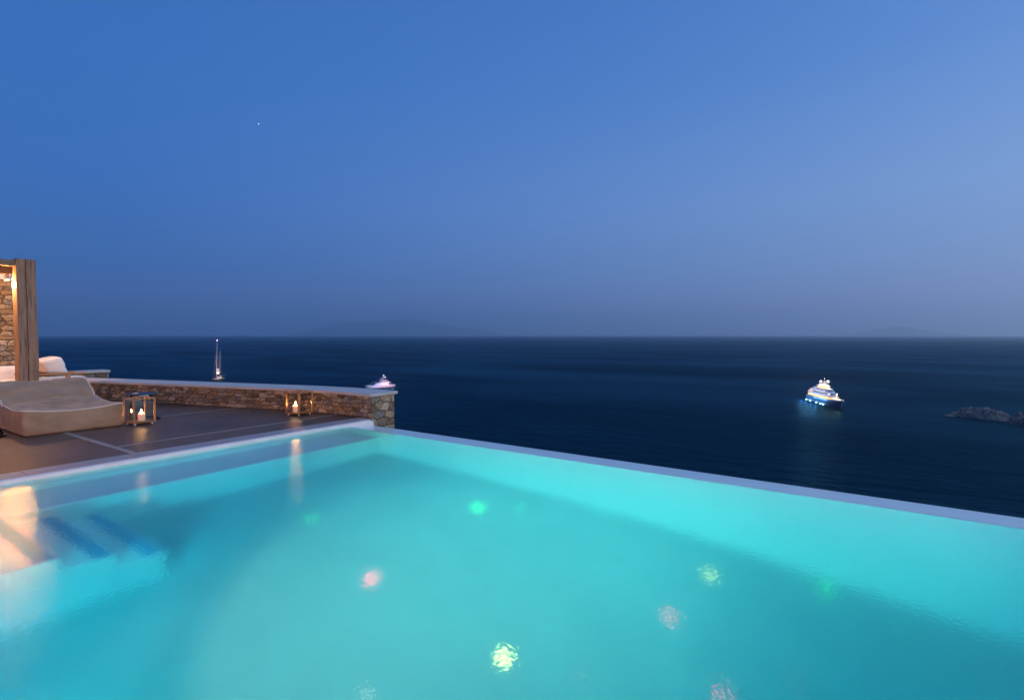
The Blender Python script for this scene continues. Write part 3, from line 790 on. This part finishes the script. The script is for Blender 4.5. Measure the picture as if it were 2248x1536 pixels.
# ------------------------------------------------------------------ lanterns
def lantern(x, y, rz, label, s=.165, h=.44):
    e = empty('candle_lantern', (x, y, 0), rz, label, 'lantern', 'square teak and glass lanterns with a lit candle on the terrace')
    p = .014
    for a in (-1, 1):
        for b_ in (-1, 1):
            obj('post', B(a*s-p, a*s+p, b_*s-p, b_*s+p, .034, h), M['teak'], e, bevel=.003)
            bm = bmesh.new(); lathe(bm, [(0,.0),(.014,.002),(.019,.012),(.016,.024),(.008,.033),(0,.033)], 12, (a*(s-.03), b_*(s-.03), 0)); obj('foot', bm, M['foot'], e, smooth=True)
    obj('base_tray', B(-s+p+.001, s-p-.001, -s+p+.001, s-p-.001, .034, .056), M['teak_h'], e, bevel=.003)
    bm = bmesh.new()
    for a in (-1, 1):
        box(bm, -s-.012, s+.012, a*s-.026, a*s+.026, h+.001, h+.019) if a < 0 else box(bm, -s-.012, s+.012, a*s-.026, a*s+.026, h+.001, h+.019)
        box(bm, a*s-.026, a*s+.026, -s+.0275, s-.0275, h+.001, h+.019)
    obj('top_frame', bm, M['teak_h'], e, bevel=.003)
    bm = bmesh.new()
    bm.free()
    for a in (-1, 1): obj('bottom_rail', B(-s+p+.001, s-p-.001, a*s-p*.8, a*s+p*.8, .057, .066), M['teak_h'], e)
    for k, (x0, x1, y0, y1) in enumerate(((-s+p+.001, s-p-.001, -s-.0015, -s+.0015), (-s+p+.001, s-p-.001, s-.0015, s+.0015), (-s-.0015, -s+.0015, -s+p+.001, s-p-.001), (s-.0015, s+.0015, -s+p+.001, s-p-.001))):
        obj('glass_pane', B(x0, x1, y0, y1, .068, h-.003), M['glass'], e)
    bm = bmesh.new(); tube(bm, [(-.07,-s,h+.018), (-.07,-s,h+.058), (-.066,-s,h+.066), (.066,-s,h+.066), (.07,-s,h+.058), (.07,-s,h+.018)], .006, 6); obj('handle', bm, M['steel'], e)
    # candle stands in the lantern: a thing of its own
    c = empty('candle', (x+(.03 if x < 5 else -.055), y+(0 if x < 5 else .03), .057), 0, 'white pillar candle burning inside the lantern ' + ('beside the lounger' if x < 5 else 'near the low stone wall'), 'candle', 'lit candles in the lanterns')
    bm = bmesh.new(); lathe(bm, [(0,0),(.052,0),(.054,.004),(.054,.118),(.050,.128),(.044,.124),(.03,.112),(0,.108)], 28); obj('wax', bm, M['candle'], c, smooth=True)
    bm = bmesh.new(); tube(bm, [(0,0,.107),(.001,0,.125)], .0018, 6); obj('wick', bm, M['wick'], c)
    bm = bmesh.new(); lathe(bm, [(0,.116),(.009,.124),(.0145,.140),(.012,.160),(.006,.182),(0,.200)], 14); obj('flame', bm, M['flame'], c, smooth=True)
    light('POINT', (0,0,.150), 24, (1,.47,.14), 'candle_light', .012, c)
lantern(3.955, 10.60, R(5), 'square teak and glass lantern beside the lounger, in front of the side table')
lantern(6.185, 9.29, R(9), 'square teak and glass lantern near the corner of the low stone wall')
bm = bmesh.new(); tube(bm, [(6.75-.19+.10*math.cos(a*.25)*1.0-.30, 9.35+.22*math.sin(a*.25), .012+.10*max(0, math.cos(a*.25))) for a in range(-4, 8)], .004, 6)
M['cord'] = mat('cord', (.30,.24,.18), .8)
tag(obj('cord', bm, M['cord'], smooth=True, loc=(.17,-.22,0)), 'thin pale cord curving on the paving by the foot of the low stone wall', 'cord')

# ------------------------------------------------------------------ villa behind the camera whose lamps light the terrace
vh = empty('villa', (-6.0, 0, 0), 0, 'white plastered villa front with warm wall lamps, facing the pool', 'house')
bm = bmesh.new()
for y0, y1, z0, z1 in ((-11,-1.2,-.0,3.3),(-1.2,1.2,2.3,3.3),(1.2,7.5,0,3.3)): box(bm, -.3, 0, y0+.001, y1-.001, z0, z1)
obj('wall', bm, M['white_plaster'], vh)
d = obj('door', B(-.20, -.14, -1.19, 1.19, 0, 2.29), M['teak'], vh)
obj('roof', B(-6, .25, -11.2, 7.7, 3.305, 3.55), M['white_plaster'], vh)
for y in (-6.5, -2.2, 3.2, 6.6):
    l_ = obj('wall_lamp', (lambda bm: (box(bm, 0, .10, y-.07, y+.07, 2.25, 2.45), bm)[1])(bmesh.new()), M['lamp_body'], vh)
    light('POINT', (.25, y, 2.2), 1100 if y < 0 else 230, (1,.45,.20), 'lamp_light', .1, vh)

# ------------------------------------------------------------------ boats
Y = {}
Y['white'] = mat('yacht_white', (.68,.70,.74), .35)
Y['hull'] = mat('yacht_hull', (.13,.17,.26), .35)
Y['dark'] = mat('dark_glass', (.01,.012,.02), .15)
Y['warm'] = emis('warm_window', (1,.50,.14), 1.5)
Y['hot'] = emis('deck_lamps', (1,.78,.45), 3.0)
Y['under'] = emis('underwater_lamp', (.35,.85,1), 14)
Y['teakdeck'] = mat('yacht_deck', (.35,.22,.12), .6)
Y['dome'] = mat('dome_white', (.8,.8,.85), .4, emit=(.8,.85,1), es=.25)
def hull(bm, Ln, beam, zs, zb, nose=.45, n=28, wl_=.86):
    """closed hull; x forward, stern at -Ln/2, bow tip at +Ln/2; zs, zb = sheer at stern and bow"""
    prev = None; rows = []
    for i in range(n+1):
        s = i/n; x = -Ln/2+Ln*s
        k = 1 if s < 1-nose else math.sqrt(max(0, 1-((s-(1-nose))/nose)**2.0))
        k *= .90+.10*min(1, s*4)
        hb = beam/2*k; zt = zs+(zb-zs)*s**2.2
        rake = max(0, s-.75)/.25; xw = x-rake*Ln*.06
        rows.append([bm.verts.new((x, hb, zt)), bm.verts.new((x-(x-xw)*.5, hb*(.97-.12*rake), zt*.5)), bm.verts.new((xw, hb*wl_*(1-.55*rake), 0)), bm.verts.new((xw, hb*.5*(1-.5*rake), -1.5)),
                     bm.verts.new((xw, -hb*.5*(1-.5*rake), -1.5)), bm.verts.new((xw, -hb*wl_*(1-.55*rake), 0)), bm.verts.new((x-(x-xw)*.5, -hb*(.97-.12*rake), zt*.5)), bm.verts.new((x, -hb, zt))])
    for a, b in zip(rows, rows[1:]):
        for q in range(8): bm.faces.new((a[q], a[(q+1) % 8], b[(q+1) % 8], b[q]))
    bm.faces.new(rows[0])
    bmesh.ops.remove_doubles(bm, verts=bm.verts, dist=.01)
def plan(x0, x1, hw_, nose, n=12, aft=1.0):
    pts = [(x0, -hw_*aft)]
    for i in range(n+1):
        a = -PI/2+PI*i/n; pts.append((x1-nose+nose*math.cos(a), hw_*math.sin(a)))
    pts.append((x0, hw_*aft)); return pts
def tier(bm, x0, x1, hw_, nose, z0, z1, rake=0, inset=0, mi=0):
    a = plan(x0, x1, hw_, nose); b = plan(x0, x1-rake, hw_-inset, max(.2, nose-rake*.3))
    va = [bm.verts.new((x, y, z0)) for x, y in a]; vb = [bm.verts.new((x, y, z1)) for x, y in b]; n = len(a)
    bm.faces.new(va[::-1]); bm.faces.new(vb)
    for i in range(n): bm.faces.new((va[i], va[(i+1) % n], vb[(i+1) % n], vb[i]))
def T(name, parent, m, *a, **k):
    bm = bmesh.new(); tier(bm, *a, **k); return obj(name, bm, m, parent)
def dome(name, parent, x, y, z, r):
    bm = bmesh.new(); bmesh.ops.create_icosphere(bm, subdivisions=2, radius=r, matrix=Matrix.Translation((x, y, z))); obj(name, bm, Y['dome'], parent, smooth=True)

# large motor yacht, bow towards the terrace
b1 = Vector((549.6, 31.0)); s1 = Vector((610.1, 60.4)); d1 = (b1-s1); L1 = 72
y1 = empty('motor_yacht', (*((b1+s1)/2), SEA), math.atan2(d1.y, d1.x), 'large multi-deck motor yacht with golden deck lights, anchored left of the rocks', 'yacht')
y1.scale = (.93,.93,.93); y1.location.x += 2.6; y1.location.y -= 3.8
bm = bmesh.new(); hull(bm, L1, 13, 5.6, 7.6); obj('hull', bm, Y['hull'], y1, smooth=False)
T('main_deck', y1, Y['teakdeck'], -34, 33, 5.9, 28, 5.7, 6.35)
# white bulwark following the sheer
bm = bmesh.new(); prev = None
for i in range(41):
    s = .30+.70*i/40; x = -L1/2+L1*s; nose = .45
    k = 1 if s < 1-nose else math.sqrt(max(0, 1-((s-(1-nose))/nose)**2)); hb = 6.5*k+.06; zt = 5.6+2.0*s**2.2
    cur = [bm.verts.new((x+.05, sg*hb, zt+dz)) for sg in (1,-1) for dz in (-.9, .35)]
    if prev:
        bm.faces.new((prev[0], cur[0], cur[1], prev[1])); bm.faces.new((prev[2], cur[2], cur[3], prev[3]))
    prev = cur
obj('bulwark', bm, Y['white'], y1)
T('main_saloon', y1, Y['warm'], -26, 16, 4.6, 12, 6.36, 8.5)
T('upper_deck', y1, Y['white'], -31, 21, 6.2, 17, 8.52, 11.0, 3.0, .2)
T('upper_windows', y1, Y['dark'], -20, 17.5, 5.2, 14, 11.0, 11.9, .5)
T('aft_lounge', y1, Y['warm'], -29, -20.5, 4.8, 1, 11.02, 12.6)
T('bridge_deck', y1, Y['white'], -26, 16.5, 5.5, 14, 11.9, 14.1, 4.0, .4)
T('bridge_windows', y1, Y['dark'], -12, 11.8, 4.7, 9, 14.1, 14.8, .6)
T('bridge_roof', y1, Y['white'], -20, 10.8, 4.8, 9, 14.8, 15.9, 2.5, .4)
T('sky_lounge', y1, Y['warm'], -13, 2.5, 3.3, 4, 15.92, 17.3)
T('sky_lounge_roof', y1, Y['white'], -15, 4.5, 4.2, 5, 17.3, 18.1, 1.0, .4)
T('top_lamps', y1, Y['hot'], -11, 1.5, 3.2, 3, 18.12, 19.3, 1, .8)
bm = bmesh.new(); box(bm, -6, -3.5, -.9, .9, 19.3, 22.6); box(bm, -5.4, -4.2, -4.2, 4.2, 20.6, 21.0); tube(bm, [(-4.8,0,22.6),(-4.8,0,26)], .2, 6); obj('mast', bm, Y['white'], y1)
for s_ in (-1, 1): dome('radar_dome', y1, -4.8, s_*3.6, 22.3, 1.5)
for k, x in enumerate((-20, -14, -8, -2, 6, 14)):   # lamps under the deck overhangs
    for s_ in (-1, 1): obj('deck_lamp', B(x-.7, x+.7, s_*5.5-.25, s_*5.5+.25, 8.2, 8.5), Y['hot'], y1)
for x in (19, 22.5, 26, 29): obj('foredeck_lamp', B(x-.6, x+.6, -1.2, 1.2, 7.3, 7.9), Y['hot'], y1)
bm = bmesh.new(); tube(bm, [(24,0,6.4),(24,0,12.4)], .25, 6); obj('jackstaff', bm, Y['white'], y1)
dome('anchor_lamp', y1, 24, 0, 12.6, 1.0)
bm = bmesh.new(); box(bm, -33, -28, -5.0, 5.0, 6.3, 7.7); obj('aft_cabin_glow', bm, Y['warm'], y1)
for x in (-34, -24, -8, 2, 8):
    for s_ in (-1, 1): obj('underwater_lamp', B(x-.6, x+.6, s_*6.3-.3, s_*6.3+.3, .25, .8), Y['under'], y1)
for x in (-34, -22, -8, 4): light('POINT', (x, -11.5, 4.0), 1500, (.04,.42,1), 'water_lamp', .6, y1)
light('POINT', (27, 0, 10.5), 1800, (1,.6,.28), 'boat_light', .4, y1); light('POINT', (6, 0, 16.6), 2500, (1,.65,.3), 'boat_light', .4, y1)
light('POINT', (-34, -6.0, 10), 1200, (1,.45,.25), 'boat_light', .4, y1)
for x in (-22, -6, 10): light('POINT', (x, -16, 15), 2600, (.95,.85,.9), 'boat_light', .6, y1)  # added lights hanging off the hull side, to brighten the white tiers
light('POINT', (-4.5, 0, 27), 2500, (1,.8,.6), 'boat_light', .4, y1)

# smaller floodlit motor yacht, side on, partly hidden by the stone wall
b2 = Vector((430.5, 513.5)); s2 = Vector((472.0, 508.5)); d2 = b2-s2
y2 = empty('motor_yacht', (*((b2+s2)/2), SEA), math.atan2(d2.y, d2.x), 'smaller motor yacht lit pink and white, showing over the end of the low stone wall', 'yacht')
L2 = d2.length*1.02
Y['pinkwin'] = emis('pink_windows', (1,.35,.45), 1.2)
bm = bmesh.new(); hull(bm, L2, 8.5, 2.6, 4.0, .5); obj('hull', bm, Y['white'], y2)
T('main_saloon', y2, Y['white'], -12, 8.5, 3.6, 9, 2.6, 5.6, 3.0, .3)
T('saloon_windows', y2, Y['warm'], -9.5, -1, 3.66, 3, 3.7, 4.7)
T('upper_deck', y2, Y['white'], -13.5, 2.5, 3.5, 8, 5.62, 6.1, .5)
T('bridge', y2, Y['white'], -8.5, .5, 3.0, 6, 6.12, 8.2, 2.5, .4)
T('bridge_windows', y2, Y['dark'], -7.5, -1.0, 3.03, 4, 6.9, 7.6, .5)
T('sun_deck', y2, Y['white'], -10.5, -1.5, 3.0, 5, 8.22, 8.7, .5)
bm = bmesh.new(); tube(bm, [(-1.5,2.4,8.7),(-5.5,2.0,11.6),(-7.5,2.0,11.6)], .35, 6); tube(bm, [(-1.5,-2.4,8.7),(-5.5,-2.0,11.6),(-7.5,-2.0,11.6)], .35, 6); box(bm, -7.8, -5.4, -2.3, 2.3, 11.4, 11.9); tube(bm, [(-6.5,0,11.9),(-6.5,0,14.2)], .25, 6)
obj('radar_arch', bm, Y['white'], y2)
dome('radar_dome', y2, -6.5, 0, 14.3, .95); dome('radar_dome', y2, -7.5, 2.0, 12.4, .8)
for k, x in enumerate((-14.5, -11.8)): obj('deck_awning', B(x-1.4, x+1.2, -3.0, 3.0, 5.0-k*-1.6, 5.35-k*-1.6), Y['white'], y2)
bm = bmesh.new(); tube(bm, [(17,0,4.0),(9,0,6.6),(3,0,8.8)], .10, 5); obj('rigging', bm, Y['white'], y2)
for x in (-8, -4.5, -1): obj('cabin_window', B(x-.9, x+.9, 3.9, 4.27, 1.5, 2.0), Y['dark'], y2)
sg = 1 if (Matrix.Rotation(math.atan2(d2.y, d2.x), 2) @ Vector((0,1))).dot((b2+s2)/2) < 0 else -1
for x, e, c in ((-12, 2600, (1,.45,.55)), (-3, 2600, (1,.42,.55)), (8, 1500, (.75,.65,1)), (15, 700, (.8,.65,.9))): light('POINT', (x, sg*11, 4.5), e, c, 'boat_light', .4, y2)
light('POINT', (-6.5, sg*3, 17.5), 900, (.8,.8,1), 'boat_light', .3, y2)

# two-masted sailing yacht, seen nearly end on
bs = Vector((382.0, 765.0)); dv = bs.normalized(); lat = Vector((dv.y, -dv.x))
aft = (dv*math.cos(R(13))+lat*math.sin(R(13)))
ys = empty('sailing_yacht', (*bs, SEA), 0, 'two-masted sailing yacht at anchor with bare lit masts, above the low stone wall', 'sailing boat', rot=(R(-1.8), 0, math.atan2(-aft.y, -aft.x)))
Y['mast'] = mat('mast_metal', (.62,.52,.50), .4)
bm = bmesh.new(); hull(bm, 48, 10.5, 3.2, 4.4, .55); obj('hull', bm, mat('sail_hull', (.10,.09,.09), .35), ys)
T('deck', ys, Y['teakdeck'], -22.5, 21, 4.6, 20, 3.3, 3.75)
T('deck_house', ys, Y['white'], -10, 6, 2.8, 5, 3.76, 5.6, 1.5, .4)
T('deck_house_windows', ys, Y['warm'], -9.5, 4.2, 2.75, 4, 4.3, 5.0)
for nm, x, h, sp in (('mainmast', 7, 57, (13,25,36,47)), ('mizzen', -11, 43, (12,22,32))):
    bm = bmesh.new(); tube(bm, [(x,0,3.8),(x,0,h*.6),(x,0,h)], [.55,.5,.3], 8)
    m_ = obj('mast', bm, Y['mast'], ys, smooth=True)
    for z in sp:
        w_ = 3.4*(1-z/h*.5); bm = bmesh.new(); tube(bm, [(x,-w_,z),(x,0,z+.3),(x,w_,z)], .13, 5); obj('spreader', bm, Y['mast'], m_)
    bm = bmesh.new()
    for s_ in (-1, 1): tube(bm, [(x, s_*4.4, 3.8), (x, s_*3.4*(1-sp[0]/h*.5), sp[0]), (x, s_*3.4*(1-sp[-1]/h*.5), sp[-1]), (x, 0, h-1)], .04, 4)
    tube(bm, [(x,0,h-1), (x+(15 if nm == 'mainmast' else 13),0,4.4)], .04, 4)
    obj('rigging', bm, Y['mast'], m_)
    bm = bmesh.new(); tube(bm, [(x,0,6.2),(x-(13 if nm == 'mainmast' else 9),0,6.6)], .45, 6); obj('boom', bm, Y['mast'], m_)
bm = bmesh.new(); bmesh.ops.create_icosphere(bm, subdivisions=2, radius=.8, matrix=Matrix.Translation((7,0,57.5))); obj('masthead_lamp', bm, emis('mast_lamp', (1,.45,.65), 3), ys)
dome('radar_dome', ys, 7, 1.9, 16.6, 1.2); dome('radar_dome', ys, -11, -2.6, 16.5, 1.1); 
bm = bmesh.new(); bmesh.ops.create_icosphere(bm, subdivisions=2, radius=1.4, matrix=Matrix.Translation((8,2.3,13.0))); obj('deck_lamp', bm, emis('spreader_lamp', (1,.75,.5), 3), ys)
bm = bmesh.new(); tube(bm, [(4,3,4.5),(4,11,10.5)], .14, 5); obj('boarding_boom', bm, Y['mast'], ys)
for x, e in ((15, 1500), (0, 1600), (-16, 1200)): light('POINT', (x, 0, 10.5), e*1.2, (1,.62,.40), 'boat_light', .3, ys)
light('POINT', (14, 3.2, 14), 1200, (1,.7,.6), 'boat_light', .3, ys); light('POINT', (16, 0, 30), 1500, (1,.7,.7), 'boat_light', .3, ys)

# ------------------------------------------------------------------ rocks in the sea
M['rock'] = mat('sea_rock', (.07,.05,.04), .85, col2=(.36,.28,.23), scale=.28, detail=10, bump=.6, bscale=.5)
def rock(name, cx, cy, lx, ly, h, rz, label, seed, grp='rocks standing out of the sea'):
    bm = bmesh.new(); nx_, ny_ = 90, 46; vs = {}
    for i in range(nx_+1):
        for j in range(ny_+1):
            a = i/nx_*2-1; b_ = j/ny_*2-1
            x, y = a*lx/2, b_*ly/2
            q = Vector((x*.085+seed, y*.085, seed))
            env = max(0, 1-(a*a)**1.1-(b_*b_)**.9)
            rg = noise.ridged_multi_fractal(q, .9, 2.1, 6, 1, 2)
            z = h*(env**.6)*(.25+.42*rg)-.5
            if env <= 0: z = -1.2
            vs[i, j] = bm.verts.new((x+noise.noise(q*3)*1.2, y+noise.noise(q*3+Vector((5,5,5)))*1.2, z))
    for i in range(nx_):
        for j in range(ny_): bm.faces.new((vs[i,j], vs[i+1,j], vs[i+1,j+1], vs[i,j+1]))
    o = obj(name, bm, M['rock'], loc=(cx, cy, SEA)); o.rotation_euler.z = rz
    return tag(o, label, 'rock', grp)
rock('sea_rock', 553, -66, 42, 20, 10, R(-122), 'jagged pale rock islet in the sea right of the big yacht, largest of the rocks', 3.1)
rock('sea_rock', 530, -92, 34, 20, 11.5, R(-122), 'pointed rock at the right edge of the picture, behind the largest islet', 8.4)
rock('sea_rock', 553, -46.5, 9, 7, 2.4, R(-110), 'tiny low dark rock awash left of the jagged islet', 5.2)

# one bright star
dr = Vector((0.5638679460357432, 0.9638504698396664, 0.3938872399627212)).normalized()
bm = bmesh.new(); bmesh.ops.create_icosphere(bm, subdivisions=2, radius=36)
tag(obj('star', bm, emis('star_glow', (1,.97,.92), 2.5), loc=tuple(dr*60000)), 'single small bright star in the blue sky above the masts', 'star')

# ------------------------------------------------------------------ render settings
sc.render.engine = 'CYCLES'
cy = sc.cycles
cy.use_denoising = True; cy.denoiser = 'OPENIMAGEDENOISE'
cy.max_bounces = 12; cy.diffuse_bounces = 5; cy.glossy_bounces = 4; cy.transmission_bounces = 8; cy.transparent_max_bounces = 12; cy.volume_bounces = 3
cy.caustics_reflective = False; cy.caustics_refractive = True; cy.blur_glossy = .5
cy.sample_clamp_indirect = 4; cy.sample_clamp_direct = 0
sc.view_settings.view_transform = 'Standard'; sc.view_settings.look = 'None'; sc.view_settings.gamma = 1; sc.view_settings.exposure = 0
